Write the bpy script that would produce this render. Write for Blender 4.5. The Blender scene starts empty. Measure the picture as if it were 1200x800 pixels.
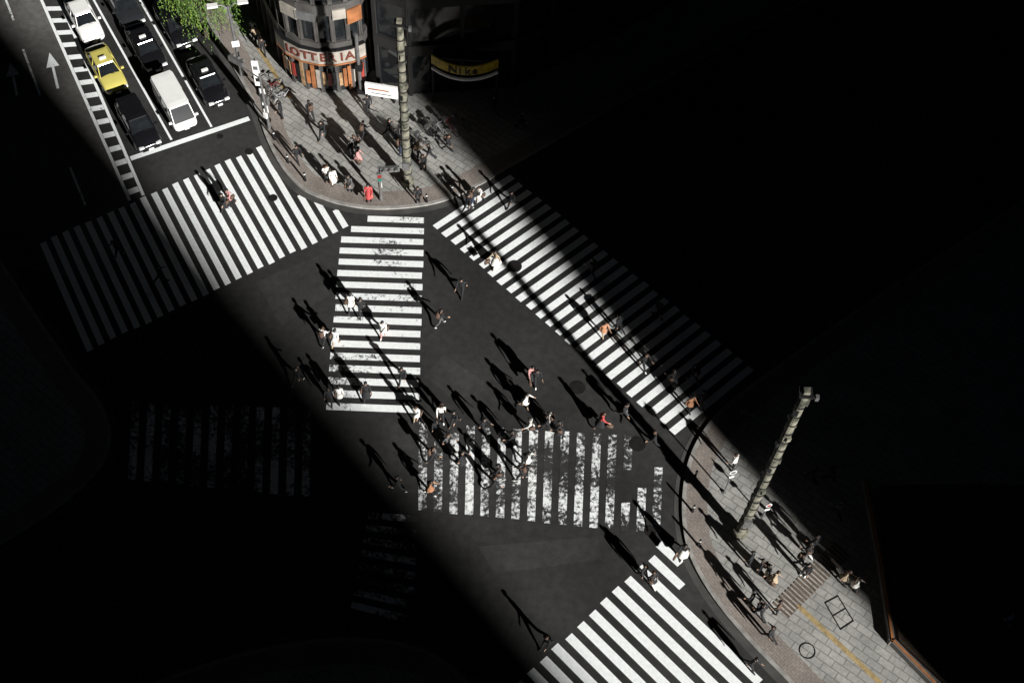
import bpy, bmesh, math, random
from mathutils import Vector, Matrix
random.seed(7)
S=bpy.context.scene
# ------------------------------------------------------------ camera survey
H=64.8; F=1451.0
NX,NY=537-600,1320-400
dd=math.hypot(NX,NY); dep=math.atan(F/dd)
fw=Vector((0,math.cos(dep),-math.sin(dep)))
r0=Vector((1,0,0)); u0=Vector((0,math.sin(dep),math.cos(dep)))
ca,sa=NY/dd,-NX/dd
R=r0*ca+u0*sa; U=u0*ca-r0*sa
C=Vector((0,0,H))
def G(u,v,z=0.0):
    d=fw+R*((u-600)/F)-U*((v-400)/F)
    t=(z-H)/d.z
    p=C+d*t
    return Vector((p.x,p.y,z))
cam=bpy.data.cameras.new("camera"); co=bpy.data.objects.new("camera",cam)
S.collection.objects.link(co); S.camera=co
cam.sensor_width=36; cam.lens=F/1200*36; cam.clip_start=0.5; cam.clip_end=3000
M=Matrix((R,U,-fw)).transposed().to_4x4(); M.translation=C
co.matrix_world=M
def hgt(base,top):
    b=G(*base); d=fw+R*((top[0]-600)/F)-U*((top[1]-400)/F)
    t=(b.x*d.x+b.y*d.y)/(d.x**2+d.y**2)
    return H+d.z*t
# ------------------------------------------------------------ sun
sh=(G(497,290)-G(541,343)); sh.normalize()
elev=math.radians(23)
nn=Vector((sh.y,-sh.x,0))
if nn.x<0: nn=-nn
L=Vector((sh.x*math.cos(elev),sh.y*math.cos(elev),-math.sin(elev)))
sl=bpy.data.lights.new("sun",'SUN'); so=bpy.data.objects.new("sun",sl); S.collection.objects.link(so)
sl.energy=9.0; sl.angle=math.radians(0.8); sl.color=(1,0.98,0.945)
so.rotation_mode='QUATERNION'; so.rotation_quaternion=L.to_track_quat('-Z','Y'); so.location=(40,-40,90)
W=bpy.data.worlds.new("World"); S.world=W; W.use_nodes=True
wn=W.node_tree; bg=wn.nodes["Background"]; sk=wn.nodes.new("ShaderNodeTexSky"); sk.sky_type='NISHITA'
sk.sun_disc=False; sk.sun_elevation=elev; sk.sun_rotation=math.atan2(-sh.x,-sh.y)
wn.links.new(sk.outputs[0],bg.inputs[0]); bg.inputs[1].default_value=0.0018
S.view_settings.view_transform='Standard'; S.view_settings.look='None'; S.view_settings.exposure=0
# ------------------------------------------------------------ materials
def mat(name,col,rough=0.6,metal=0.0,var=0.0,scale=3.0,col2=None,emit=None,es=0,bump=0.0,spec=0.5,coord='Object'):
    m=bpy.data.materials.new(name); m.use_nodes=True
    nt=m.node_tree; b=nt.nodes["Principled BSDF"]
    b.inputs["Roughness"].default_value=rough; b.inputs["Metallic"].default_value=metal
    b.inputs["Specular IOR Level"].default_value=spec
    c=(*col,1)
    tc=nt.nodes.new("ShaderNodeTexCoord"); no=nt.nodes.new("ShaderNodeTexNoise")
    no.inputs["Scale"].default_value=scale; no.inputs["Detail"].default_value=5
    nt.links.new(tc.outputs[coord],no.inputs["Vector"])
    mx=nt.nodes.new("ShaderNodeMix"); mx.data_type='RGBA'
    c2=col2 or tuple(x*(1-var) for x in col)
    mx.inputs[6].default_value=c; mx.inputs[7].default_value=(*c2,1)
    rp=nt.nodes.new("ShaderNodeMapRange"); rp.inputs[1].default_value=.35; rp.inputs[2].default_value=.65
    nt.links.new(no.outputs[0],rp.inputs[0]); nt.links.new(rp.outputs[0],mx.inputs[0])
    nt.links.new(mx.outputs[2],b.inputs["Base Color"])
    if emit:
        b.inputs["Emission Color"].default_value=(*emit,1); b.inputs["Emission Strength"].default_value=es
    return m
def noise(nt,sc,det=5,vec=None,dist=0):
    n=nt.nodes.new("ShaderNodeTexNoise"); n.inputs["Scale"].default_value=sc; n.inputs["Detail"].default_value=det
    n.inputs["Distortion"].default_value=dist
    if vec: nt.links.new(vec,n.inputs["Vector"])
    return n
def rng(nt,src,a,b,c=0,d=1):
    r=nt.nodes.new("ShaderNodeMapRange")
    for i,x in enumerate((a,b,c,d)): r.inputs[i+1].default_value=x
    nt.links.new(src,r.inputs[0]); return r.outputs[0]
def mixc(nt,f,a,b,mode='MIX'):
    m=nt.nodes.new("ShaderNodeMix"); m.data_type='RGBA'; m.blend_type=mode
    if not isinstance(f,(int,float)): nt.links.new(f,m.inputs[0])
    else: m.inputs[0].default_value=f
    for k,x in ((6,a),(7,b)):
        if isinstance(x,tuple): m.inputs[k].default_value=(*x,1)
        else: nt.links.new(x,m.inputs[k])
    return m.outputs[2]
def asphalt_nodes(nt,vec,base):
    lo=tuple(x*.68 for x in base); hi=tuple(x*1.32 for x in base)
    n1=noise(nt,.12,3,vec); n2=noise(nt,2.2,6,vec); n3=noise(nt,14,3,vec)
    c=mixc(nt,rng(nt,n1.outputs[0],.35,.65),lo,hi)
    g=mixc(nt,rng(nt,n2.outputs[0],.3,.7),(.78,.78,.78),(1.2,1.2,1.2))
    c=mixc(nt,1.0,c,g,'MULTIPLY')
    g=mixc(nt,rng(nt,n3.outputs[0],.3,.7),(.8,.8,.8),(1.2,1.2,1.2))
    c=mixc(nt,1.0,c,g,'MULTIPLY')
    return c,n3
def m_asphalt(name,base):
    m=bpy.data.materials.new(name); m.use_nodes=True; nt=m.node_tree; b=nt.nodes["Principled BSDF"]
    ge=nt.nodes.new("ShaderNodeNewGeometry")
    c,n3=asphalt_nodes(nt,ge.outputs["Position"],base)
    nt.links.new(c,b.inputs["Base Color"]); b.inputs["Roughness"].default_value=.88; b.inputs["Specular IOR Level"].default_value=.25
    bp=nt.nodes.new("ShaderNodeBump"); bp.inputs["Strength"].default_value=.25; bp.inputs["Distance"].default_value=.01
    nt.links.new(n3.outputs[0],bp.inputs["Height"]); nt.links.new(bp.outputs[0],b.inputs["Normal"])
    return m
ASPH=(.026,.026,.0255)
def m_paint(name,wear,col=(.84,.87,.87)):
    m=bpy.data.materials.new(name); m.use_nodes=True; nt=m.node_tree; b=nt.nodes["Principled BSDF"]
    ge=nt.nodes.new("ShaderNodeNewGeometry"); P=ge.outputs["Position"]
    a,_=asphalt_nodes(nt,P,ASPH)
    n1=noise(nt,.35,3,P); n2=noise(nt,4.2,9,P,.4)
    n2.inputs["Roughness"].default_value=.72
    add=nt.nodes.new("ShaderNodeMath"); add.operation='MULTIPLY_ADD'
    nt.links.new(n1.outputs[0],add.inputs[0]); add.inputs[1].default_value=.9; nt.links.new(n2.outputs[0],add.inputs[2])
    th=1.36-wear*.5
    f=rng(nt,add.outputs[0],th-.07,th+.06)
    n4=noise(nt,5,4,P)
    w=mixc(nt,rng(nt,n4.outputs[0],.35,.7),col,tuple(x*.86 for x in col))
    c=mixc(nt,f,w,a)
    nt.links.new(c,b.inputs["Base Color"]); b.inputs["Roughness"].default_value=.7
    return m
def m_paving(name,c1,c2,mort,bw,bh,rot,ms=.03):
    m=bpy.data.materials.new(name); m.use_nodes=True; nt=m.node_tree; b=nt.nodes["Principled BSDF"]
    ge=nt.nodes.new("ShaderNodeNewGeometry"); mp=nt.nodes.new("ShaderNodeMapping")
    nt.links.new(ge.outputs["Position"],mp.inputs[0]); mp.inputs["Rotation"].default_value=(0,0,rot)
    br=nt.nodes.new("ShaderNodeTexBrick"); nt.links.new(mp.outputs[0],br.inputs[0])
    br.inputs["Color1"].default_value=(*c1,1); br.inputs["Color2"].default_value=(*c2,1); br.inputs["Mortar"].default_value=(*mort,1)
    br.inputs["Scale"].default_value=1; br.inputs["Brick Width"].default_value=bw; br.inputs["Row Height"].default_value=bh
    br.inputs["Mortar Size"].default_value=ms; br.inputs["Mortar Smooth"].default_value=.1
    n=noise(nt,.5,5,ge.outputs["Position"]); n2=noise(nt,6,5,ge.outputs["Position"])
    g=mixc(nt,rng(nt,n.outputs[0],.3,.7),(.75,.75,.75),(1.12,1.12,1.12))
    c=mixc(nt,1.0,br.outputs[0],g,'MULTIPLY')
    g=mixc(nt,rng(nt,n2.outputs[0],.3,.7),(.82,.82,.82),(1.12,1.12,1.12))
    c=mixc(nt,1.0,c,g,'MULTIPLY')
    nt.links.new(c,b.inputs["Base Color"]); b.inputs["Roughness"].default_value=.8
    return m
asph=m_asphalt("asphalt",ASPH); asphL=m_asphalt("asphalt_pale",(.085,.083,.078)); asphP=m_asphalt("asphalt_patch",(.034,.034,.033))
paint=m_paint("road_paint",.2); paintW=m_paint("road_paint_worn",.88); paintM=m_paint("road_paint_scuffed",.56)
pave=m_paving("pavers",(.34,.335,.315),(.28,.275,.26),(.17,.165,.155),.9,.45,.6)
paveR=m_paving("pavers_band",(.25,.215,.19),(.21,.185,.165),(.14,.12,.11),.3,.15,.9,ms=.012)
kerbM=mat("kerb_stone",(.32,.31,.29),.8,var=.4,scale=2); kerbG=mat("gutter_concrete",(.06,.058,.055),.85,var=.4,scale=1)
metalD=mat("metal_dark",(.03,.03,.032),.45,.6,var=.3); metalG=mat("metal_grey",(.3,.3,.3),.4,.7,var=.3)
whiteM=mat("white_enamel",(.78,.78,.76),.5,var=.12); redM=mat("red_enamel",(.3,.04,.03),.5,var=.2)
signW=mat("sign_white",(.34,.31,.27),.5,var=.35,scale=1.5)
orangeM=mat("orange_panel",(.34,.13,.05),.5,var=.5,scale=1.5,emit=(1,.4,.12),es=.02)
glassD=mat("glass_dark",(.012,.014,.016),.08,0,var=.3,spec=.8)
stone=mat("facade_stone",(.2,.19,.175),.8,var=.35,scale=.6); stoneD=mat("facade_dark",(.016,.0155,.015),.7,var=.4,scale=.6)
rubber=mat("rubber",(.015,.015,.015),.8,var=.2)
yellowT=mat("tactile_yellow",(.38,.28,.13),.8,var=.4,scale=4)
brownT=mat("tactile_brown",(.13,.095,.07),.85,var=.4,scale=4)
iron=mat("cast_iron",(.022,.02,.019),.6,.4,var=.5,scale=9)
# ------------------------------------------------------------ mesh helpers
def mk(name,vs,fs,mats,fm=None,parent=None,smooth=False):
    me=bpy.data.meshes.new(name); me.from_pydata([tuple(v) for v in vs],[],fs)
    for m in mats: me.materials.append(m)
    if fm:
        for p,i in zip(me.polygons,fm): p.material_index=i
    if smooth:
        for p in me.polygons: p.use_smooth=True
    me.update()
    o=bpy.data.objects.new(name,me); S.collection.objects.link(o)
    if parent: o.parent=parent
    return o
class MB:
    def __init__(s): s.v=[];s.f=[];s.m=[]
    def add(s,vs,fs,mi=0):
        o=len(s.v); s.v+= [Vector(x) for x in vs]; s.f+=[tuple(o+i for i in f) for f in fs]; s.m+=[mi]*len(fs)
    def box(s,c,sz,mi=0,M=None):
        x,y,z=[a/2 for a in sz]; c=Vector(c)
        vs=[Vector((i*x,j*y,k*z)) for k in(-1,1) for j in(-1,1) for i in(-1,1)]
        if M: vs=[M@v for v in vs]
        s.add([v+c for v in vs],[(0,2,3,1),(4,5,7,6),(0,1,5,4),(2,6,7,3),(0,4,6,2),(1,3,7,5)],mi)
    def tube(s,pts,rs,n=12,mi=0,cap=True):
        pts=[Vector(p) for p in pts]; rings=[]
        for i,p in enumerate(pts):
            d=(pts[min(i+1,len(pts)-1)]-pts[max(i-1,0)]).normalized()
            a=d.cross(Vector((0,1,0)) if abs(d.y)<.9 else Vector((1,0,0))).normalized(); b=d.cross(a)
            rings.append([p+(a*math.cos(t*2*math.pi/n)+b*math.sin(t*2*math.pi/n))*rs[i] for t in range(n)])
        vs=[v for r in rings for v in r]; fs=[]
        for i in range(len(pts)-1):
            for j in range(n):
                k=(j+1)%n; fs.append((i*n+j,i*n+k,(i+1)*n+k,(i+1)*n+j))
        if cap: fs.append(tuple(range(n))[::-1]); fs.append(tuple((len(pts)-1)*n+j for j in range(n)))
        s.add(vs,fs,mi)
    def obj(s,name,mats,parent=None,smooth=False): return mk(name,s.v,s.f,mats,s.m,parent,smooth)
def empty(name,loc=(0,0,0),rz=0):
    e=bpy.data.objects.new(name,None); e.location=loc; e.rotation_euler=(0,0,rz); S.collection.objects.link(e); e.empty_display_size=.3; return e
# ------------------------------------------------------------ ground and markings
mk("ground",[(-1500,-1500,0),(1500,-1500,0),(1500,1500,0),(-1500,1500,0)],[(0,1,2,3)],[asph])
ZP=.008
def quadsheet(name,quads,m,z=ZP):
    vs=[];fs=[]
    for q in quads:
        o=len(vs); vs+=[Vector((p.x,p.y,z)) for p in q]; fs.append(tuple(range(o,o+len(q))))
    ob=mk(name,vs,fs,[m])
    bm=bmesh.new(); bm.from_mesh(ob.data)
    for f in bm.faces:
        if f.normal.z<0: f.normal_flip()
    bm.to_mesh(ob.data); bm.free()
    return ob
mk("pale_road_area",[G(-260,-120,.004),G(32,-40,.004),G(52,8,.004),G(152,235,.004),G(120,330,.004),G(-60,300,.004)],[(0,5,4,3,2,1)],[asphL])  # road area left of the hatching in a paler grey
quadsheet("road_patch",[[G(520,415),G(600,470),G(560,492),G(497,440)],[G(300,330),G(372,300),G(386,345),G(330,382)],[G(560,640),G(700,628),G(705,655),G(580,672)]],asphP,.004)
def crosswalk(A0,A1,B0,B1,n,m,trunc={},skip=(),duty=.5,i0=0):
    a0,a1,b0,b1=G(*A0),G(*A1),G(*B0),G(*B1); q=[]
    for i in range(i0,n):
        if i in skip: continue
        t0=i/n; t1=(i+duty)/n
        segs=trunc.get(i,[(0,1)])
        for s0,s1 in segs:
            P=lambda t,s:(a0.lerp(a1,t)).lerp(b0.lerp(b1,t),s)
            s0+=random.uniform(-.008,.008); s1+=random.uniform(-.008,.008)
            j0,j1=random.uniform(-.0008,.0008),random.uniform(-.0008,.0008)
            q.append([P(t0+j0,s0),P(t1+j1,s0),P(t1+j0,s1),P(t0+j1,s1)])
    return quadsheet("crosswalk",q,m)
crosswalk((306,171),(40,288),(372,283),(95,415),21,paint,{-1:[(.57,1)],-2:[(.64,1)],-3:[(.82,1)]},i0=-3,duty=.52)
crosswalk((507,264),(797,514),(597,205),(890,438),25,paint,duty=.54)
crosswalk((402,252),(381,487),(497,255),(490,491),17,paintM,{0:[(.3,1)],1:[(.12,1)]},duty=.54)
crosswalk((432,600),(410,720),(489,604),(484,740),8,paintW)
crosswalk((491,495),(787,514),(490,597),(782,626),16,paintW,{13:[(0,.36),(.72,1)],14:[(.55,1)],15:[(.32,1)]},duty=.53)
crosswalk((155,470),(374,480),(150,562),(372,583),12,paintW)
crosswalk((766,649),(580,824),(908,783),(715,965),13,paint,{-1:[(-.02,.16)],0:[(0,.27)]},i0=-1,duty=.54)
def line(p,q,w):
    a,b=G(*p),G(*q); d=(b-a).normalized(); k=Vector((-d.y,d.x,0))*w/2
    return [a-k,b-k,b+k,a+k]
q=[line((44,-10),(152,235),.2),line((65,-10),(168,229),.2)]
la0,la1,lb0,lb1=G(44,-10),G(152,235),G(65,-10),G(168,229)
for i in range(16):
    t=(i+.5)/16.0; a=la0.lerp(la1,t); b=lb0.lerp(lb1,t); d=(la1-la0).normalized()*.24
    kk=(b-a).normalized()*.12
    q.append([a-d+kk,b-d-kk,b+d-kk,a+d+kk])
quadsheet("lane_marking",q,paint)
quadsheet("lane_marking",[line((108,-3),(201,164),.15),line((162,-3),(248,149),.15)],paint)
quadsheet("stop_line",[line((153,186),(292,139),.4)],paint)
quadsheet("lane_marking",[line((27,58),(47,112),.15),line((5,-5),(16,24),.15),line((82,196),(100,240),.15)],paintM)
def arrow(p,q):
    a,b=G(*p),G(*q); d=(b-a).normalized(); k=Vector((-d.y,d.x,0)); l=(b-a).length
    h=a+d*(l*.6)
    quadsheet("road_arrow",[[a-k*.09,a+k*.09,h+k*.09,h-k*.09],[h-k*.45,h+k*.45,b]],paintM)
arrow((68,104),(58,62)); arrow((20,112),(12,74))
def manhole(px,r):
    p=G(*px); b=MB(); b.tube([(0,0,.004),(0,0,.018)],[r,r],24); b.tube([(0,0,.018),(0,0,.022)],[r*.75,r*.75],24)
    o=b.obj("manhole_cover",[iron]); o.location=(p.x,p.y,0)
for px,r in [((603,312),.48),((320,232),.3),((292,178),.28),((677,454),.48),((747,520),.5),((258,160),.22),((762,622),.35)]: manhole(px,r)
# ------------------------------------------------------------ pavements
def pavement(kerbpx,closepx,z=.13):
    k=[G(*p) for p in kerbpx]
    pts=[]
    for i in range(len(k)-1):
        p0=k[max(i-1,0)];p1=k[i];p2=k[i+1];p3=k[min(i+2,len(k)-1)]
        for j in range(4):
            t=j/4; pts.append(.5*((2*p1)+(p2-p0)*t+(2*p0-5*p1+4*p2-p3)*t*t+(3*p1-p0-3*p2+p3)*t**3))
    pts.append(k[-1]); cl=[G(*p) for p in closepx]
    poly=pts+cl; n=len(poly)
    vs=[Vector((p.x,p.y,z)) for p in poly]+[Vector((p.x,p.y,-.05)) for p in poly]
    fs=[tuple(range(n))]+[(i,(i+1)%n,(i+1)%n+n,i+n) for i in range(n)]
    o=mk("pavement",vs,fs,[pave,kerbM],[0]+[1]*n)
    bm=bmesh.new(); bm.from_mesh(o.data); bmesh.ops.recalc_face_normals(bm,faces=bm.faces); bm.to_mesh(o.data); bm.free()
    area=sum(poly[i].x*poly[(i+1)%n].y-poly[(i+1)%n].x*poly[i].y for i in range(n))
    sg=1 if area>0 else -1
    def off(d):
        r=[]
        for i,p in enumerate(pts):
            t=(pts[min(i+1,len(pts)-1)]-pts[max(i-1,0)]).normalized()
            r.append(p+Vector((-t.y,t.x,0))*sg*d)
        return r
    def ribbon(name,d0,d1,zz,m):
        a,b=off(d0),off(d1); m_=len(a)
        vs=[Vector((p.x,p.y,zz)) for p in a+b]; fs=[(i,i+1,i+1+m_,i+m_) for i in range(m_-1)]
        if sg<0: fs=[f[::-1] for f in fs]
        mk(name,vs,fs,[m],parent=o)
    ribbon("paver_band",.2,1.45,z+.004,paveR); ribbon("kerb",-.01,.22,z+.009,kerbM)
    ribbon("gutter",-.45,-.012,.012,kerbG)
    return o
pavement([(50,-300),(185,-70),(225,-5),(262,60),(298,125),(313,165),(330,197),(352,221),(376,233),(402,241),(440,246),(490,243),(528,234),(560,219),(595,199),(640,174),(760,105),(950,0),(1100,-90)],[(900,-300)])
pavement([(1300,170),(1100,300),(1000,366),(905,433),(866,462),(838,487),(816,518),(804,550),(799,590),(802,630),(813,663),(837,703),(872,746),(926,802),(1000,880),(1100,980)],[(1600,980),(1600,200)])
pavement([(-220,0),(-120,120),(-40,240),(30,350),(85,430),(120,475),(130,520),(100,570),(0,640),(-200,740)],[(-500,500)])
pavement([(-250,950),(100,830),(250,775),(350,752),(430,748),(500,762),(550,800),(590,850),(680,950)],[(400,1150),(-250,1100)])
ZS=.13
def strip(name,p,q,w,m,z=ZS+.004):
    a,b=G(p[0],p[1],z),G(q[0],q[1],z); d=(b-a).normalized(); k=Vector((-d.y,d.x,0))*w/2
    return quadsheet(name,[[a-k,b-k,b+k,a+k]],m,z)
strip("tactile_paving",(934,708),(1032,800),.3,yellowT)
strip("tactile_paving",(300,52),(340,115),.3,yellowT)
a=G(914,716,ZS);b=G(988,642,ZS);d=(b-a).normalized(); ln=(b-a).length
rb=MB(); nb=22
for i in range(nb):
    c=a+d*(ln*(i+.5)/nb); Mr=Matrix.Rotation(math.atan2(d.y,d.x),3,'Z')
    rb.box((c.x,c.y,ZS+.012),(ln/nb*.6,1.15,.024),0,Mr)
rb.obj("tactile_ramp",[brownT])
fr=[G(967,706,ZS),G(982,698,ZS),G(1000,727,ZS),G(985,737,ZS)]; fb=MB()
def bar(mb,p,q,w,h,z,mi=0):
    dd_=(q-p); c=(p+q)/2; mb.box((c.x,c.y,z),(dd_.length+w,w,h),mi,Matrix.Rotation(math.atan2(dd_.y,dd_.x),3,'Z'))
for i in range(4): bar(fb,fr[i],fr[(i+1)%4],.06,.02,ZS+.01)
bar(fb,(fr[0]+fr[3])/2,(fr[1]+fr[2])/2,.05,.016,ZS+.009); fb.obj("service_cover",[iron])
p=G(946,762,ZS); b_=MB()
for t in range(24):
    a1=t/24*2*math.pi; a2=(t+1)/24*2*math.pi
    bar(b_,p+Vector((math.cos(a1),math.sin(a1),0))*.42,p+Vector((math.cos(a2),math.sin(a2),0))*.42,.05,.018,ZS+.009)
b_.obj("manhole_cover",[iron])
wood=m_paving("timber",(.10,.07,.045),(.075,.05,.035),(.02,.015,.01),3.0,.14,-.35,ms=.012)
edge=mat("planter_edge",(.5,.2,.07),.6,var=.3)
e=[G(1012,566,ZS),G(1030,660,ZS),G(1043,752,ZS),G(1095,805,ZS),G(1180,880,ZS)]
pe=MB()
for i in range(4):
    bar(pe,e[i],e[i+1],.3,.45,ZS+.225,1); bar(pe,e[i],e[i+1],.13,.05,ZS+.475,0)
pe.obj("planter_wall",[edge,stone])
dk=[G(1052,752,ZS),G(1036,640,ZS),G(1030,570,ZS),G(1300,570,ZS),G(1300,880,ZS),G(1190,880,ZS)]
vs=[v.copy() for v in dk]+[v.copy() for v in dk]
for v in vs[6:]: v.z=ZS+.3
mk("timber_deck",vs,[tuple(range(6,12))]+[(i,(i+1)%6,(i+1)%6+6,i+6) for i in range(6)],[wood])
# ------------------------------------------------------------ buildings
def building(name,fp,h,st=3.6,bay=2.4,mats=None,z0=ZS,gf=4.4):
    fp=[Vector((p.x,p.y,0)) for p in fp]; n=len(fp)
    ar=sum(fp[i].x*fp[(i+1)%n].y-fp[(i+1)%n].x*fp[i].y for i in range(n))
    if ar<0: fp=fp[::-1]
    root=empty(name,(0,0,0)); mats=mats or [stone,glassD]
    core=MB(); vs=[Vector((p.x,p.y,z0)) for p in fp]+[Vector((p.x,p.y,h)) for p in fp]
    core.add(vs,[tuple(range(n,2*n))]+[(i,(i+1)%n,(i+1)%n+n,i+n) for i in range(n)],0)
    core.obj("glazing",[mats[1]],root)
    wb=MB()
    for i in range(n):
        a,b=fp[i],fp[(i+1)%n]; d=b-a; l=d.length
        if l<.2: continue
        d.normalize(); out=Vector((d.y,-d.x,0)); rot=Matrix.Rotation(math.atan2(d.y,d.x),3,'Z'); m_=(a+b)/2
        z=z0+gf-.55
        while z<h-.5:
            c=m_+out*.09; wb.box((c.x,c.y,z+.45),(l+.18,.30,.9),0,rot); z+=st
        c=m_+out*.1; wb.box((c.x,c.y,h-.1),(l+.3,.42,1.2),0,rot)
        nb_=max(1,round(l/bay))
        for j in range(nb_+1):
            c=a.lerp(b,j/nb_)+out*.04; wb.box((c.x,c.y,(z0+h)/2-.05),(.26,.26,h-z0-.1),0,rot)
    wb.obj("walls",[mats[0]],root)
    return root,fp
cf=[G(250,-90),G(338,86),G(347,96),G(362,104),G(380,108),G(398,108),G(414,105),G(427,99),G(520,-100)]
cb,_=building("corner_building",cf,30,3.3,1.5,[mat("cladding",(.075,.07,.066),.6,var=.5,scale=.8),glassD])
fas=MB(); front=cf[1:8]
def outw(a,b):
    d=(b-a).normalized(); o=Vector((d.y,-d.x,0))
    if o.dot(Vector((0,-1,0)))<0: o=-o
    return o
for i in range(len(front)-1):
    a,b=front[i],front[i+1]; o=outw(a,b); c=(a+b)/2+o*.36; dr=(b-a); rot=Matrix.Rotation(math.atan2(dr.y,dr.x),3,'Z')
    fas.box((c.x,c.y,3.75),(dr.length+.16,.25,1.1),0,rot)
    fas.box((c.x,c.y,3.1),(dr.length+.16,.29,.12),1,rot)
    fas.box((c.x,c.y,4.38),(dr.length+.16,.29,.1),4,rot)
    for kx in range(3):
        cc=a.lerp(b,.18+.32*kx)+o*.22
        fas.box((cc.x,cc.y,1.45+.1*((i+kx)%2)),(dr.length*.24,.06,1.2+.5*((i*kx)%3)),[1,0,3,2,4,3,1][(i*3+kx)%7],rot)
fas.obj("shop_front",[signW,orangeM,redM,mat("poster",(.4,.25,.13),.6,var=.6,scale=3),metalD],cb)
def text(s,size,m,parent,Mw,ext=.03):
    cu=bpy.data.curves.new("lettering",'FONT'); cu.body=s; cu.size=size; cu.extrude=ext; cu.align_x='CENTER'; cu.align_y='CENTER'; cu.resolution_u=3
    cu.offset=.012
    o=bpy.data.objects.new("lettering",cu); S.collection.objects.link(o); bpy.context.view_layer.update()
    me=bpy.data.meshes.new_from_object(o); bpy.data.objects.remove(o)
    me.materials.clear(); me.materials.append(m)
    o=bpy.data.objects.new("lettering",me); S.collection.objects.link(o); o.matrix_world=Mw; o.parent=parent
    return o
def facing(pos,o):
    x=Vector((-o.y,o.x,0)).normalized(); z=o.normalized(); y=Vector((0,0,1))
    m=Matrix((x,y,z)).transposed().to_4x4(); m.translation=pos; return m
seg=[(front[i+1]-front[i]).length for i in range(len(front)-1)]; tot=sum(seg)
word="LOTTERIA"; redL=mat("letter_red",(.12,.03,.02),.5)
for i,ch in enumerate(word):
    s_=tot*(.17+.72*(i+.5)/len(word)); j=0
    while s_>seg[j]: s_-=seg[j]; j+=1
    a,b=front[j],front[j+1]; o=outw(a,b); pos=a.lerp(b,s_/seg[j])+o*.53; pos.z=3.78
    text(ch,1.0,redL,cb,facing(pos,o))
sg=MB()
for (px,zc,w,hh,mi) in [(362,7.2,1.3,.9,0),(380,7.2,1.4,.7,1),(399,10.6,1.5,1.3,0),(414,7.0,1.1,1.2,2),(380,10.4,1.2,.8,3),(406,7.4,.9,.8,0)]:
    jj=min(range(6),key=lambda j:abs({0:342,1:354,2:371,3:389,4:406,5:420}[j]-px)); a,b=front[jj],front[jj+1]; o=outw(a,b)
    dr=b-a; c=(a+b)/2+o*.3; sg.box((c.x,c.y,zc),(w,.12,hh),mi,Matrix.Rotation(math.atan2(dr.y,dr.x),3,'Z'))
sg.obj("facade_panels",[signW,metalG,orangeM,whiteM],cb)
a=G(318,48); vb=MB()
vb.box((a.x+.3,a.y,7.2),(.9,.22,5.0),0); vb.box((a.x+.3,a.y-.12,8.4),(.7,.03,1.3),1); vb.box((a.x+.3,a.y-.12,6.4),(.7,.03,1.6),2)
vb.box((a.x+.9,a.y,7.2),(.5,.08,.08),3); vb.box((a.x+.3,a.y,2.5),(.12,.12,4.75),3)
vb.obj("vertical_sign",[signW,orangeM,redM,metalD])
sf=[G(445,98),G(482,112),G(600,104),G(760,20),G(900,-60),G(820,-260),G(540,-110)]
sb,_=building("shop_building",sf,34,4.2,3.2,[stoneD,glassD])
yel=mat("sign_yellow",(.5,.36,.03),.5,var=.5,emit=(.9,.6,.05),es=.006)  # faint emission added so the sign stays visible in the shade
ns=MB(); N_=14
mid=G(546,110)
for i in range(N_):
    t=(i+.5)/N_*2-1; x=t*2.25; bow=(1-t*t)*.9
    c=Vector((mid.x+x,mid.y-1.2-bow,0)); ang=math.atan(2*t*.9/2.25)
    rot=Matrix.Rotation(ang,3,'Z')
    ns.box((c.x,c.y,4.4),(4.5/N_+.04,.12,.75),0,rot); ns.box((c.x,c.y,3.55),(4.5/N_+.04,.16,.14),1,rot)
for sx in(-2.2,2.2):
    ns.box((mid.x+sx,mid.y-1.1,2.35),(.14,.14,4.5),2)
ns.box((mid.x,mid.y-.55,4.3),(4.4,1.0,.1),2)
so_=ns.obj("shop_canopy_sign",[yel,mat("white_glow",(.8,.8,.8),.5,emit=(1,1,1),es=.01),metalD])  # white strip also carries a faint added glow
for i,ch in enumerate("Nike"):
    x=(-.75+i*.5); t=x/2.25; pos=Vector((mid.x+x,mid.y-1.2-(1-t*t)*.9-.1,4.4)); text(ch,.85,metalD,so_,facing(pos,Vector((t*.4,-1,0))))
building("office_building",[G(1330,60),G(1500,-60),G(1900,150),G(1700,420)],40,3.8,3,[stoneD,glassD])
HB=100.0; offv=-sh*(HB/math.tan(elev))
e0=G(645,775); e1=G(78,105); ed=(e1-e0).normalized(); el=(e1-e0).length
lft=Vector((-ed.y,ed.x,0))
if lft.dot(nn)>0: lft=-lft
P0=e0-ed*30+offv; P1=e1+ed*70+offv
building("unseen_shadow_tower",[P0,P1,P1+lft*110,P0+lft*110],HB-.5,4,4,[stone,glassD],0)  # unseen block, roof edge laid out to cast the left shadow edge
NR=32.0; sv=-sh
TB=[sv*a_+nn*b_ for a_,b_ in((80,NR),(110,NR),(110,NR+80),(80,NR+80))]
building("unseen_shadow_tower",TB,115,4,4,[stone,glassD],0)  # unseen block, placed and sized to keep the upper right in shadow
building("department_store",[Vector((-45,-5,0)),Vector((8,-5,0)),Vector((8,-34,0)),Vector((-45,-34,0))],60,4,4,[stone,glassD],0)
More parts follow.
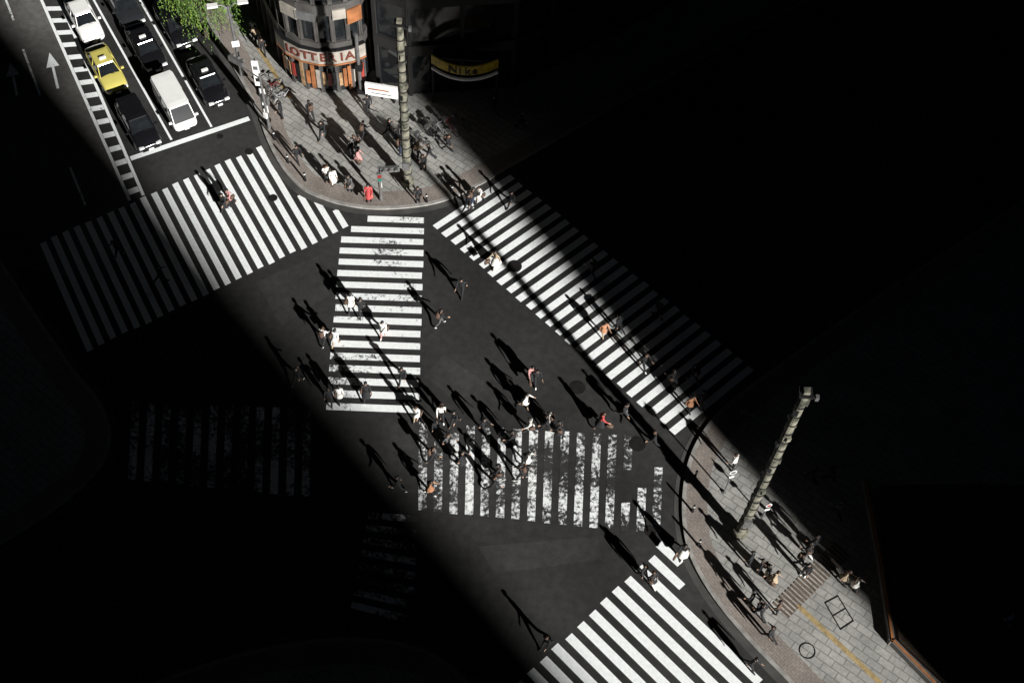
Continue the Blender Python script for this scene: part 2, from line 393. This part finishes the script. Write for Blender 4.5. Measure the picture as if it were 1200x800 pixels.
# ------------------------------------------------------------ poles
mast=mat("mast_concrete",(.2,.19,.145),.85,var=.6,scale=2.6,col2=(.03,.032,.022))
def mast_pole(base,top,hook=1):
    p=G(*base); h=hgt(base,top)
    b=MB(); b.tube([(0,0,0),(0,0,.5),(0,0,.52),(0,0,h)],[.42,.42,.29,.22],14)
    z=1.2
    while z<h-.4:
        rr_=.31-.07*z/h
        b.tube([(0,0,z),(0,0,z+.07)],[rr_+.02,rr_+.02],14,1)
        a_=z*2.1
        b.box((math.cos(a_)*.22,math.sin(a_)*.22,z+.45),(.2,.24,.35),[0,1][int(z*3)%2],Matrix.Rotation(a_,3,'Z'))
        z+=.85
    b.box((0,0,h+.05),(.6,.6,.12),1); b.box((0,0,h+.2),(.3,.3,.2),0)
    b.box((.35,0,h-.3),(.45,.12,.12),1); b.box((.6,0,h-.35),(.16,.2,.3),2)
    b.box((0,-.34,2.2),(.45,.22,.7),2)
    o=b.obj("street_mast",[mast,metalD,metalG]); o.location=(p.x,p.y,ZS)
mast_pole((478,217),(470,30)); mast_pole((866,626),(943,462))
def street_lamp(base,top,ang=0):
    p=G(*base); h=hgt(base,top)
    b=MB(); b.tube([(0,0,0),(0,0,.8),(0,0,h)],[.16,.13,.08],12)
    for s in(-1,1):
        b.tube([(0,0,h-.3),(s*.4,0,h+.1),(s*.8,0,h+.15)],[.05,.045,.04],8)
        b.box((s*1.0,0,h+.14),(.7,.36,.14),1); b.box((s*1.0,0,h+.06),(.55,.26,.03),2)
    b.box((0,-.2,3.2),(.5,.06,.5),1)
    o=b.obj("street_lamp",[metalG,whiteM,glassD]); o.location=(p.x,p.y,ZS); o.rotation_euler=(0,0,ang)
street_lamp((284,90),(270,8),.3)
def traffic_light(base,h,ang,arm=2.2):
    p=G(*base); b=MB(); b.tube([(0,0,0),(0,0,.6),(0,0,h)],[.13,.1,.07],12)
    b.tube([(0,0,h-.4),(arm,0,h-.2)],[.05,.04],8)
    b.box((arm-.1,-.12,h-.2),(1.25,.2,.42),0)
    for i,c in enumerate((2,3,4)):
        b.tube([(arm-.5+.4*i,-.23,h-.2),(arm-.5+.4*i,-.3,h-.2)],[.14,.14],14,c)
        b.tube([(arm-.5+.4*i,-.24,h-.08),(arm-.5+.4*i,-.42,h-.1)],[.12,.13],8,0)
    b.box((0,-.18,2.6),(.36,.22,.75),0); b.box((0,-.3,2.75),(.26,.02,.26),2); b.box((0,-.3,2.43),(.26,.02,.26),4)
    b.box((.0,.14,1.4),(.25,.16,.45),1)
    o=b.obj("traffic_light",[metalG,whiteM,mat("lens_red",(.2,.01,.01),.2),mat("lens_amber",(.25,.12,.01),.2),mat("lens_green",(.01,.12,.08),.2)])
    o.location=(p.x,p.y,ZS); o.rotation_euler=(0,0,ang)
traffic_light((316,152),5.2,2.6); traffic_light((447,236),3.4,.2,.8)
def banner(base,h,w,name="banner_sign"):
    p=G(*base); b=MB(); b.tube([(0,0,0),(0,0,h)],[.05,.05],10,1)
    b.box((.0,-.08,h*.62),(w,.1,h*.68),0); b.box((0,-.137,h*.78),(w*.7,.012,h*.1),3); b.box((0,-.137,h*.45),(w*.6,.012,h*.1),1); b.tube([(0,0,0),(0,0,.08)],[.25,.25],14,1)
    o=b.obj(name,[whiteM,metalD,redM,metalG]); o.location=(p.x,p.y,ZS)
banner((306,112),3.4,.45); banner((314,143),3.3,.4)
def round_sign(base,h,col,r=.28):
    p=G(*base); b=MB(); b.tube([(0,0,0),(0,0,h)],[.045,.045],10,1)
    b.tube([(0,-.06,h-.25),(0,-.09,h-.25)],[r,r],20,0); b.tube([(0,-.091,h-.25),(0,-.1,h-.25)],[r*.7,r*.7],20,2); b.box((0,-.08,h-.8),(.3,.03,.18),0)
    b.tube([(0,0,0),(0,0,.1)],[.14,.1],12,1)
    o=b.obj("traffic_sign",[whiteM,metalG,col]); o.location=(p.x,p.y,ZS); o.rotation_euler=(-.0,0,.3)
round_sign((848,578),3.0,metalG,.22); round_sign((893,606),1.9,redM,.18)
p=G(448,119); hb=MB(); hb.box((0,0,.95),(2.3,.18,1.1),0); hb.box((-.2,-.095,1.05),(1.5,.02,.12),1); hb.box((0,-.095,.68),(1.4,.02,.06),2)
for s in(-.9,.9): hb.box((s,0,.2),(.1,.3,.4),2)
hb.box((0,.12,1.8),(.08,.08,3.6),2)
o=hb.obj("shop_hoarding",[whiteM,orangeM,metalD]); o.location=(p.x,p.y,ZS); o.rotation_euler=(0,0,-.12)
p=G(425,100); b=MB(); b.tube([(0,0,0),(0,0,5.5)],[.14,.12],12,0); b.box((0,0,2.5),(.5,.5,.5),1); b.box((0,0,.2),(.5,.5,.4),1)
o=b.obj("utility_column",[metalG,metalD]); o.location=(p.x,p.y-.8,ZS)
def bollard(px):
    p=G(*px); b=MB(); b.tube([(0,0,0),(0,0,.06),(0,0,.07),(0,0,.8),(0,0,.86)],[.1,.1,.065,.065,.03],12); b.tube([(0,0,.62),(0,0,.7)],[.072,.072],12,1)
    o=b.obj("bollard",[metalD,whiteM]); o.location=(p.x,p.y,ZS)
for px in [(322,165),(338,192),(358,213),(500,238),(530,228),(814,560),(811,600),(818,640)]: bollard(px)
def bicycle(px,ang,col):
    p=G(*px); b=MB()
    for y in(-.52,.52):
        b.tube([(0,y+math.cos(t/20*2*math.pi)*.32,.33+math.sin(t/20*2*math.pi)*.32) for t in range(21)],[.022]*21,6,0,False)
        for t in range(6):
            a_=t/6*math.pi; b.tube([(0,y-math.cos(a_)*.31,.33-math.sin(a_)*.31),(0,y+math.cos(a_)*.31,.33+math.sin(a_)*.31)],[.004,.004],4,1)
    f=lambda *q,r=.02:b.tube(list(q),[r]*len(q),6,2)
    f((0,-.52,.33),(0,-.08,.3)); f((0,-.08,.3),(0,-.2,.82)); f((0,-.08,.3),(0,.36,.76)); f((0,-.18,.74),(0,.36,.8)); f((0,-.52,.33),(0,-.18,.74)); f((0,.52,.33),(0,.4,.66),(0,.34,.98))
    f((-.28,.24,1.0),(-.1,.34,.98),(.1,.34,.98),(.28,.24,1.0),r=.016); b.box((0,-.21,.87),(.14,.26,.06),0); b.box((0,.6,.82),(.32,.26,.22),1); b.box((0,-.5,.72),(.14,.34,.03),1)
    b.tube([(-.1,-.08,.3),(.1,-.08,.3)],[.08,.08],10,1)
    o=b.obj("bicycle",[rubber,metalG,mat("frame_paint",col,.3)]); o.location=(p.x,p.y,ZS+.006); o.rotation_euler=(0,0,ang)
for i,(px,a_) in enumerate([((508,165),.9),((518,160),1.0),((528,156),.8),((540,150),1.0),((330,120),2.5),((323,108),2.6),((497,172),.95)]): bicycle(px,a_,[(.02,.02,.02),(.3,.3,.32),(.15,.02,.02)][i%3])
# ------------------------------------------------------------ vehicles
def car(px,name,paintcol,kind='sedan',roofsign=None):
    pm=mat("car_paint",paintcol,.16,.0,var=.06,scale=2,spec=.7)
    L_={'sedan':4.6,'van':4.3,'wagon':4.7}[kind]; w={'sedan':.86,'van':.84,'wagon':.9}[kind]
    root=empty(name)
    if kind=='van':
        st=[(-2.15,.9,.42,1.0),(-2.1,.97,.32,1.05),(-1.8,1,.28,1.08),(0,1,.26,1.08),(1.2,1,.26,1.08),(1.7,.99,.28,1.04),(2.0,.95,.3,.95),(2.12,.86,.36,.8),(2.15,.8,.42,.62)]
        gh=dict(y=(2.02,1.35,-2.0,-2.1),zb=1.0,zr=1.88,wb=.8,wr=.72)
    else:
        st=[(-L_/2,.78,.45,.78),(-L_/2+.06,.88,.34,.9),(-L_/2+.3,.95,.27,.97),(-1.5,1,.25,.98),(-.6,1,.24,.97),(.5,1,.24,.96),(1.1,1,.25,.95),(1.7,.97,.27,.86),(L_/2-.22,.92,.3,.77),(L_/2-.06,.83,.33,.68),(L_/2,.72,.4,.58)]
        gh=dict(y=(1.05,.35,-1.15,-1.75),zb=.93,zr=1.42,wb=.76,wr=.6)
        if kind=='wagon': gh=dict(y=(1.15,.4,-1.9,-2.15),zb=.93,zr=1.52,wb=.8,wr=.66)
    b=MB(); rings=[]
    for y,wf,zb,zt in st:
        W_=w*wf; zm=zb+(zt-zb)*.45
        half=[(0,zb),(W_*.82,zb),(W_*.97,zb+.1),(W_,zm),(W_*.985,zb+(zt-zb)*.75),(W_*.92,zt-.03),(W_*.75,zt),(W_*.35,zt+.03)]
        ring=[(x,y,z) for x,z in half]+[(0,y,zt+.035)]+[(-x,y,z) for x,z in half[:0:-1]]
        rings.append(ring)
    n=len(rings[0]); vs=[v for r in rings for v in r]; fs=[]
    for i in range(len(rings)-1):
        for j in range(n):
            k_=(j+1)%n; fs.append((i*n+j,(i+1)*n+j,(i+1)*n+k_,i*n+k_))
    fs.append(tuple(range(n))); fs.append(tuple((len(rings)-1)*n+j for j in range(n))[::-1])
    b.add(vs,fs,0); b.obj("body",[pm],root,True)
    y1,y2,y3,y4=gh['y']; zb,zr,wb,wr=gh['zb'],gh['zr'],gh['wb'],gh['wr']
    g=MB(); base=[(wb*.93,y1,zb),(wb,y1-.35,zb),(wb,y4+.3,zb),(wb*.9,y4,zb)]
    roof=[(wr*.9,y2,zr-.03),(wr,y2-.25,zr),(wr,y3+.2,zr),(wr*.9,y3,zr-.03)]
    mir=lambda l:[(-x,y,z) for x,y,z in l[::-1]]
    bs=base+mir(base); rf=roof+mir(roof); g.add(bs+rf,[(i,(i+1)%8,(i+1)%8+8,i+8) for i in range(8)],0)
    g.add(rf,[tuple(range(8))],0); g.obj("glasshouse",[glassD],root)
    rr=MB(); rs=[]
    for s,dz in ((1.05,.0),(1.0,.035),(.75,.055)):
        cy=(y2+y3)/2; rs.append([(x*s,cy+(y-cy)*s,zr+dz if s<1.04 else z+.005) for x,y,z in rf])
    vv=[v for r in rs for v in r]; ff=[(i+8*k,(i+1)%8+8*k,(i+1)%8+8*k+8,i+8*k+8) for k in range(2) for i in range(8)]+[tuple(range(16,24))]
    rr.add(vv,ff,0)
    def pillar(p,q,r=.035): rr.tube([p,q],[r,r],6,0)
    for s in(1,-1):
        pillar((s*wb*.95,y1,zb),(s*wr*.92,y2,zr)); pillar((s*wb*.92,y4,zb),(s*wr*.92,y3,zr))
        ym=(y2+y3)/2-.05; pillar((s*(wb+.005),ym,zb),(s*(wr+.01),ym,zr))
        if kind!='sedan': pillar((s*(wb+.005),ym-1.0,zb),(s*(wr+.01),ym-1.0,zr))
    rr.obj("roof",[pm],root,False)
    if kind=='van':
        x=MB()
        for s in(1,-1): x.box((s*(wb-.025),-1.1,1.42),(.07,1.7,.62),0)
        x.obj("side_panels",[pm],root)
    wh=MB()
    for sx in(-1,1):
        for y in(L_/2-.85,-L_/2+.88):
            wh.tube([(sx*(w-.2),y,.31),(sx*(w+.015),y,.31)],[.31,.31],20,0); wh.tube([(sx*(w+.01),y,.31),(sx*(w+.03),y,.31)],[.19,.17],14,1)
    wh.obj("wheels",[rubber,metalG],root)
    d=MB(); fy=L_/2 if kind!='van' else 2.12
    for s in(-1,1):
        d.box((s*w*.66,fy-.09,.66),(.34,.16,.14),0); d.box((s*w*.68,-L_/2+.03,.75),(.28,.1,.14),1)
        d.box((s*(w+.1),y1-.25,1.0),(.2,.12,.13),3); d.box((s*(w*.995),0,.55),(.03,L_*.5,.04),2)
    d.box((0,fy-.02,.5),(.9,.07,.14),2); d.box((0,fy+.03,.42),(.34,.03,.16),4); d.box((0,-L_/2-.02,.62),(.34,.03,.16),4)
    d.box((0,fy-.0,.36),(1.2,.06,.06),2)
    if kind!='van':
        d.tube([(-.35,y1+.05,zb+.055),(.1,y1-.1,zb+.13)],[.012,.012],5,2)
    if roofsign: d.box((0,(y2+y3)/2+.25,zr+.12),(.45,.16,.14),5)
    d.obj("trim",[mat("headlamp",(.7,.7,.7),.1),mat("taillamp",(.3,.01,.01),.3),metalD,pm,whiteM,roofsign or whiteM],root)
    p=G(*px); hd=G(201,164)-G(108,-3); root.location=(p.x,p.y,.0); root.rotation_euler=(0,0,math.atan2(hd.y,hd.x)-math.pi/2+random.uniform(-.02,.02))
BL=(.008,.008,.010)
car((101,30),"parked_car",(.78,.78,.76),'sedan'); car((147,13),"car",(.02,.022,.025),'wagon')
car((173,63),"car",BL,'sedan',whiteM); car((207,35),"car",BL,'wagon')
car((127,88),"taxi",(.52,.46,.12),'sedan',whiteM); car((164,152),"car",BL,'wagon')
car((207,131),"delivery_van",(.8,.8,.78),'van'); car((245,102),"car",BL,'sedan',whiteM)
# ------------------------------------------------------------ willow tree
def willow(px,sc=1.0):
    p=G(*px); root=empty("willow_tree",(p.x,p.y,ZS)); root.scale=(sc,sc,sc*.96); b=MB(); R_=random.Random(3)
    b.tube([(0,0,0),(.05,.02,1),(.1,.1,2.2),(.05,.1,3.6)],[.2,.16,.13,.1],10)
    tips=[]
    for i in range(34):
        a=i*2.4+R_.random(); r=R_.uniform(.8,2.5); z=R_.uniform(3.6,6.2)
        m1=(math.cos(a)*r*.4,math.sin(a)*r*.4,3.0+R_.random()*1.4); t=(math.cos(a)*r,math.sin(a)*r,z)
        b.tube([(.08,.1,2.3+R_.random()),m1,t],[.07,.045,.02],6); tips.append(t)
    b.obj("trunk",[mat("bark",(.07,.05,.035),.9,var=.5,scale=6)],root)
    f=MB()
    for t in tips:
        for s in range(16):
            x=t[0]*R_.uniform(.5,1.25)+R_.uniform(-.45,.45); y=t[1]*R_.uniform(.5,1.25)+R_.uniform(-.45,.45); z=t[2]+R_.uniform(-.6,.5)
            ln=R_.uniform(1.2,3.4); k=int(ln/.13); ax=R_.uniform(-.12,.12); ay=R_.uniform(-.12,.12); mi=R_.choice((0,0,1,2))
            for j in range(k):
                zz=z-j*.13
                if zz<.9: break
                cx=x+ax*j*.13+R_.uniform(-.05,.05); cy=y+ay*j*.13+R_.uniform(-.05,.05); an=R_.uniform(0,6.28); l=R_.uniform(.1,.17)
                dx,dy=math.cos(an),math.sin(an); wv=Vector((-dy,dx,R_.uniform(-.6,.6))).normalized()*.024; e=Vector((dx*l*.8,dy*l*.8,-l*.7)); c=Vector((cx,cy,zz))
                f.add([c,c+e*.5+wv,c+e,c+e*.5-wv],[(0,1,2,3)],mi)
    f.obj("foliage",[mat("leaf_green",(.10,.2,.025),.6,var=.3),mat("leaf_light",(.2,.3,.05),.6,var=.3),mat("leaf_dark",(.04,.09,.012),.6,var=.3)],root)
willow((243,44),1.12)
# ------------------------------------------------------------ people
def person_mesh(pose):
    st=pose.get('stride',.45); kb=pose.get('kneeback',.5); lean=pose.get('lean',.04); side=pose.get('side',1); arm=pose.get('arm',.4)
    phone=pose.get('phone',False); rn=pose.get('wide',1.0)
    V=[];E=[];Rr=[];roots=[];bones=[]
    def v(p,r,par=None,kind=None):
        V.append(Vector(p)); Rr.append(r if isinstance(r,tuple) else (r,r)); i=len(V)-1
        if par is not None:
            E.append((par,i)); bones.append((par,i,kind))
        else: roots.append(i)
        return i
    pel=v((0,0,.95),(.13*rn,.105*rn))
    sp=v((0,.01+lean*.3,1.13),(.125*rn,.10*rn),pel,'top'); ch=v((0,lean,1.31),(.145*rn,.11*rn),sp,'top')
    nb_=v((0,lean*1.2,1.43),(.075,.07),ch,'top'); nk=v((0,lean*1.3+.01,1.485),(.052,.055),nb_,'skin')
    hd=v((0,lean*1.4+.03,1.575),(.075,.09),nk,'head'); ht=v((0,lean*1.4+.02,1.645),(.066,.08),hd,'head')
    v((0,lean*1.4+.125,1.565),(.012,.012),hd,'head')
    hands=[]
    for s in(1,-1):
        sd=v((s*.165*rn,lean*1.05,1.395),.062*rn,ch,'top')
        a=(arm if s*side<0 else -arm); bend=.35+(.25 if a>0 else 0)
        if phone and s==1: a,bend=.35,1.9
        d1=Vector((s*.12,math.sin(a),-math.cos(a))).normalized(); el=V[sd]+d1*.28
        ei=v(el,.046*rn,sd,'top'); d2=Vector((s*(.03 if not phone or s!=1 else -.25),math.sin(a+bend),-math.cos(a+bend))).normalized(); wr=el+d2*.24
        wi=v(wr,.03,ei,'top'); hi=v(wr+d2*.05,(.036,.02),wi,'skin'); h2=v(wr+d2*.095,(.036,.018),hi,'skin'); hands.append((wr,d2,s))
    for s in(1,-1):
        hp=v((s*.088,0,.90),.088*rn,pel,'bot')
        if s*side>0: a,bn=st,.12
        else: a,bn=-st*.75,kb
        kn=V[hp]+Vector((s*.005,math.sin(a),-math.cos(a)))*.42; ki=v(kn,.06*rn,hp,'bot')
        a2=a-bn; an=kn+Vector((0,math.sin(a2),-math.cos(a2)))*.41; ai=v(an,.043,ki,'bot')
        ft=a2*.7 if s*side<0 else .12
        he=v(an+Vector((0,-.03,-.045)),.036,ai,'shoe')
        to=v(an+Vector((s*.015,.15*math.cos(ft),-.05+.15*math.sin(ft)*1.0)),(.042,.03),ai,'shoe')
    for wr,d2,s in hands:
        sidev=Vector((0,1,0)).cross(d2).normalized() if abs(d2.y)<.95 else Vector((1,0,0))
        ac=d2.cross(sidev).normalized()
        for k,(o_,l) in enumerate(((-.027,.06),(-.009,.075),(.009,.08),(.027,.07))):
            b0=wr+d2*.085+ac*o_; r=v(b0,.009); m1=v(b0+d2*l*.55-sidev*s*.01,.0085,r,'skin'); v(b0+d2*l*.9-sidev*s*.035,.0075,m1,'skin')
        b0=wr+d2*.04+ac*.03; r=v(b0,.011); m1=v(b0+d2*.03+ac*.03,.0095,r,'skin'); v(b0+d2*.06+ac*.038,.0085,m1,'skin')
    me=bpy.data.meshes.new("sk"); me.from_pydata([tuple(x) for x in V],E,[])
    o=bpy.data.objects.new("sk",me); S.collection.objects.link(o)
    md=o.modifiers.new("s",'SKIN'); md.use_smooth_shade=True; md.branch_smoothing=.3
    for i,d in enumerate(me.skin_vertices[0].data):
        d.radius=Rr[i]; d.use_root=(i in roots)
    o.modifiers.new("u",'SUBSURF').levels=1
    dg=bpy.context.evaluated_depsgraph_get(); dg.update()
    em=bpy.data.meshes.new_from_object(o.evaluated_get(dg),depsgraph=dg); bpy.data.objects.remove(o)
    mb=MB(); idx={'skin':0,'hair':1,'top':2,'bot':3,'shoe':4,'bag':5}
    mb.v=[x.co.copy() for x in em.vertices]
    headc=V[hd]+Vector((0,-.0,.02))
    for p in em.polygons:
        c=p.center; best=None;bd=9
        for a,b,k in bones:
            A,B=V[a],V[b]; ab=B-A; t=max(0,min(1,(c-A).dot(ab)/ab.length_squared)); dist=(c-(A+ab*t)).length-(Rr[a][0]*(1-t)+Rr[b][0]*t)*.6
            if dist<bd: bd=dist;best=k
        if best=='top' and c.z<pose.get('hem',.96) and abs(c.x)<.2 and (c-V[pel]).length<.3: best='bot'
        if best=='head':
            rel=c-headc; best='hair' if (rel.z>.045 or rel.y<.0) else 'skin'
        mb.f.append(tuple(p.vertices)); mb.m.append(idx[best])
    hs=pose.get('hair',0)
    nu,nv=14,7; vs=[];fs=[]
    for i in range(nv+1):
        th=i/nv*math.pi*(.56+.12*hs)
        for j in range(nu):
            ph=j/nu*2*math.pi; x=math.sin(th)*math.cos(ph);y=math.sin(th)*math.sin(ph);z=math.cos(th)
            fr_=max(0,y); dz=0
            if i>4: dz=fr_*.07*(i-4)/3- max(0,-y)*.05*hs*(i-4)
            vs.append(headc+Vector((x*.091,y*.108-.008,z*.1+.012+dz)))
    for i in range(nv):
        for j in range(nu):
            k=(j+1)%nu; fs.append((i*nu+j,(i+1)*nu+j,(i+1)*nu+k,i*nu+k))
    mb.add(vs,fs,1)
    for s in(1,-1):
        mb.box(headc+Vector((s*.078,.01,-.02)),(.018,.03,.05),0); mb.box(headc+Vector((s*.03,.088,-.015)),(.018,.01,.01),1)
    mb.box(headc+Vector((0,.086,-.062)),(.04,.01,.008),5)
    sk_=pose.get('skirt')
    if sk_:
        z0,z1,r1,mi=sk_; n=18; vs=[];rows=5
        for i in range(rows+1):
            t=i/rows; z=z0+(z1-z0)*t; rx=.135*rn+(r1-.135)*t; ry=.115*rn+(r1*1.15-.115)*t
            for j in range(n):
                ph=j/n*2*math.pi; wv=1+.06*t*math.sin(ph*5)
                vs.append(Vector((math.cos(ph)*rx*wv,math.sin(ph)*ry*wv+.0,z)))
        fs=[(i*n+j,i*n+(j+1)%n,(i+1)*n+(j+1)%n,(i+1)*n+j) for i in range(rows) for j in range(n)]
        mb.add(vs,fs,mi)
    bg_=pose.get('bag')
    if bg_=='back':
        c=V[ch]+Vector((0,-.19,-.08)); mb.box(c,(.28,.14,.4),5); mb.box(c+Vector((0,-.09,-.06)),(.2,.05,.2),5)
        for s in(1,-1): mb.tube([c+Vector((s*.09,.03,.19)),V[ch]+Vector((s*.1,.02,.14)),V[ch]+Vector((s*.1,.13,.0)),c+Vector((s*.12,.03,-.15))],[.018]*4,6,5)
    if bg_=='hand':
        c=hands[0][0]+hands[0][1]*.1
        mb.tube([c+Vector((0,-.1,-.13)),c+Vector((0,-.05,0)),c+Vector((0,.05,0)),c+Vector((0,.1,-.13))],[.01]*4,6,5); mb.box(c+Vector((0,0,-.27)),(.1,.34,.27),5)
    if bg_=='shoulder':
        c=Vector((-.24,-.03,.98)); mb.box(c,(.1,.3,.24),5); mb.tube([c+Vector((0,.1,.12)),V[ch]+Vector((-.14,.06,.13)),V[ch]+Vector((-.14,-.06,.13)),c+Vector((0,-.1,.12))],[.012]*4,6,5)
    if phone:
        c=hands[0][0]+hands[0][1]*.13; mb.box(c,(.075,.012,.15),5)
    mz=min(x.z for x in mb.v)
    for x in mb.v: x.z-=mz
    out=bpy.data.meshes.new("pedestrian"); out.from_pydata([tuple(x) for x in mb.v],[],mb.f)
    for p,i in zip(out.polygons,mb.m): p.material_index=i; p.use_smooth=True
    for i in range(6): out.materials.append(None)
    out.update(); return out
poses={
 'w1':dict(stride=.42,side=1,wide=1.15), 'w2':dict(stride=.36,side=-1,bag='back',wide=1.12), 'w3':dict(stride=.5,side=-1,kneeback=.7,arm=.5,wide=1.2),
 'wc':dict(stride=.34,side=1,skirt=(1.02,.52,.25,2),wide=1.2,bag='shoulder'), 'wk':dict(stride=.3,side=-1,skirt=(1.02,.48,.27,3),wide=1.02,hair=1,bag='hand'),
 'wl':dict(stride=.3,side=1,wide=1.04,hair=1,bag='shoulder',skirt=(1.0,.72,.2,2)),
 's1':dict(stride=.06,kneeback=.1,arm=.08,side=1,wide=1.15), 's2':dict(stride=.08,kneeback=.1,arm=.05,side=-1,phone=True,bag='back',wide=1.12),
 's3':dict(stride=.07,kneeback=.12,arm=.08,side=1,wide=1.04,hair=1,skirt=(1.02,.5,.24,2),bag='hand')}
PM={k:person_mesh(p) for k,p in poses.items()}
cm={}
def cl(col,r=.85):
    if col not in cm: cm[col]=mat("cloth",col,r,var=.25,scale=6)
    return cm[col]
skinM=mat("skin",(.42,.26,.18),.6,var=.1); hairB=mat("hair_black",(.012,.01,.009),.45,var=.3); hairN=mat("hair_brown",(.05,.025,.013),.5,var=.3)
K=(.009,.009,.011);Wh=(.75,.74,.7);N=(.015,.02,.04);Gy=(.08,.08,.08);Pk=(.5,.25,.24);Rd=(.45,.06,.06);Or=(.4,.19,.1);Bg=(.36,.28,.19);Br=(.1,.06,.04);Bu=(.08,.14,.3)
def ped(px,kind,top,bot,hdg,bag=Br,hair=None,onpave=False,sc=None):
    z=ZS+.004 if onpave else .0
    p=G(px[0],px[1],z); me=PM[kind]
    o=bpy.data.objects.new("pedestrian",me); S.collection.objects.link(o)
    ms=[skinM,hair or random.choice((hairB,hairB,hairN)),cl(top),cl(bot),cl(random.choice((K,K,Wh,Br))),cl(bag)]
    for i,m in enumerate(ms): o.material_slots[i].link='OBJECT'; o.material_slots[i].material=m
    s=sc or random.uniform(.98,1.08); o.scale=(s*1.1,s*1.1,s*1.02)
    o.location=(p.x,p.y,z if onpave else .01); o.rotation_euler=(0,0,math.radians(hdg))
road=[((265,246),'wc',K,K,150),((271,240),'wl',Pk,K,150),((548,247),'w1',K,K,-40),((562,238),'wl',Wh,K,140),((553,241),'w2',K,N,-45),
((581,313),'wk',Bg,Wh,130),((600,243),'w1',K,K,140),((706,394),'wl',Or,Bg,-150),((724,388),'w3',K,K,40),((753,431),'w1',K,K,-140),((787,451),'wc',K,K,40),((811,447),'w2',N,K,45),
((806,480),'wl',Or,K,-140),((821,476),'w1',K,K,30),((730,489),'w3',K,Gy,-130),((693,322),'w1',K,K,45),((770,372),'w2',K,K,-140),
((541,344),'w3',K,K,170),((516,381),'w2',K,Gy,-60),((424,369),'w1',K,K,10),((412,364),'wl',Wh,K,0),((450,394),'wl',Wh,Pk,170),((380,402),'w2',Wh,K,-20),((394,404),'wl',Wh,Bg,-15),
((472,447),'w1',K,K,170),((430,467),'wc',K,K,0),((349,449),'w1',K,K,-30),((387,472),'w3',K,K,10),((399,470),'wl',Wh,K,15),((622,446),'wk',Pk,K,-160),((628,449),'w1',K,K,-165),((615,478),'wl',Wh,Bg,-100),
((489,492),'wl',Wh,Bg,160),((517,491),'w2',Wh,K,-170),((512,509),'w3',K,K,10),((524,524),'w1',Gy,K,-120),((641,504),'w1',K,K,90),((655,510),'wc',K,K,80),((621,507),'wl',Wh,K,100),
((703,501),'wk',Rd,K,-90),((765,522),'w1',K,K,90),((617,546),'wl',Wh,K,-80),((610,561),'w2',K,K,95),((578,573),'w3',K,K,-90),((584,560),'wc',K,Gy,90),((504,579),'wl',Or,K,-90),((468,574),'w1',K,K,90),
((507,540),'w2',K,K,-80),((753,677),'w3',K,K,40),((763,685),'wl',K,Wh,45),((799,652),'wk',K,Wh,150),((643,500),'w2',Wh,K,70),((566,505),'w1',K,K,-120),((878,782),'w1',K,K,-130),
((601,522),'w1',K,K,80),((540,545),'wc',K,K,-95),((533,497),'w1',K,K,150),((640,757),'w1',K,K,140),
((190,330),'w1',K,K,-60),((140,300),'w2',K,K,120)]
for a in road: ped(*a)
pv=[((349,189),'w1',K,K,-140),((331,139),'s1',K,K,90),((379,162),'w1',K,K,160),((391,217),'s3',Wh,Wh,-150),((384,214),'s2',Wh,K,-160),((411,224),'s3',Gy,K,150),((418,180),'s2',K,K,100),((420,192),'s3',Pk,K,-100),
((433,236),'s3',Rd,K,180),((426,162),'w2',K,K,-30),((466,172),'s1',K,K,90),((470,182),'s2',K,N,-90),((483,182),'s1',K,K,90),((490,187),'s2',Bg,K,-60),((504,187),'w1',K,K,120),((525,177),'w2',K,K,-120),((490,237),'s1',K,K,-170),
((432,132),'w1',K,K,20),((302,52),'w1',Bg,K,20),((309,64),'w2',K,K,-160),((299,44),'wl',Wh,K,0),((456,160),'w1',K,K,-70),((497,200),'s1',Gy,K,150),((365,140),'w2',K,K,30),((413,186),'s1',K,K,60),
((952,642),'w1',K,K,60),((945,650),'wl',K,Wh,60),((935,662),'w2',K,K,-120),((941,674),'s1',K,K,140),((877,662),'s1',K,K,60),((889,670),'s2',K,K,70),((903,683),'s3',Bg,K,-120),((897,676),'s1',K,Bg,100),
((985,682),'wl',Bg,K,-120),((998,690),'wl',Wh,K,-110),((890,722),'w1',K,K,50),((900,748),'w3',K,K,40),((878,707),'s1',K,K,60),((886,717),'s2',K,N,60),((909,718),'s1',Br,K,60),((858,550),'s1',Wh,K,60),
((950,562),'w1',K,K,60),((971,562),'w2',K,K,-120),((980,603),'w1',Gy,K,40),((1178,732),'wl',Bu,Wh,60),((870,492),'w1',K,K,150),((580,133),'w1',K,K,60),((610,150),'w2',K,K,-100)]
for a in pv: ped(*a,onpave=True)
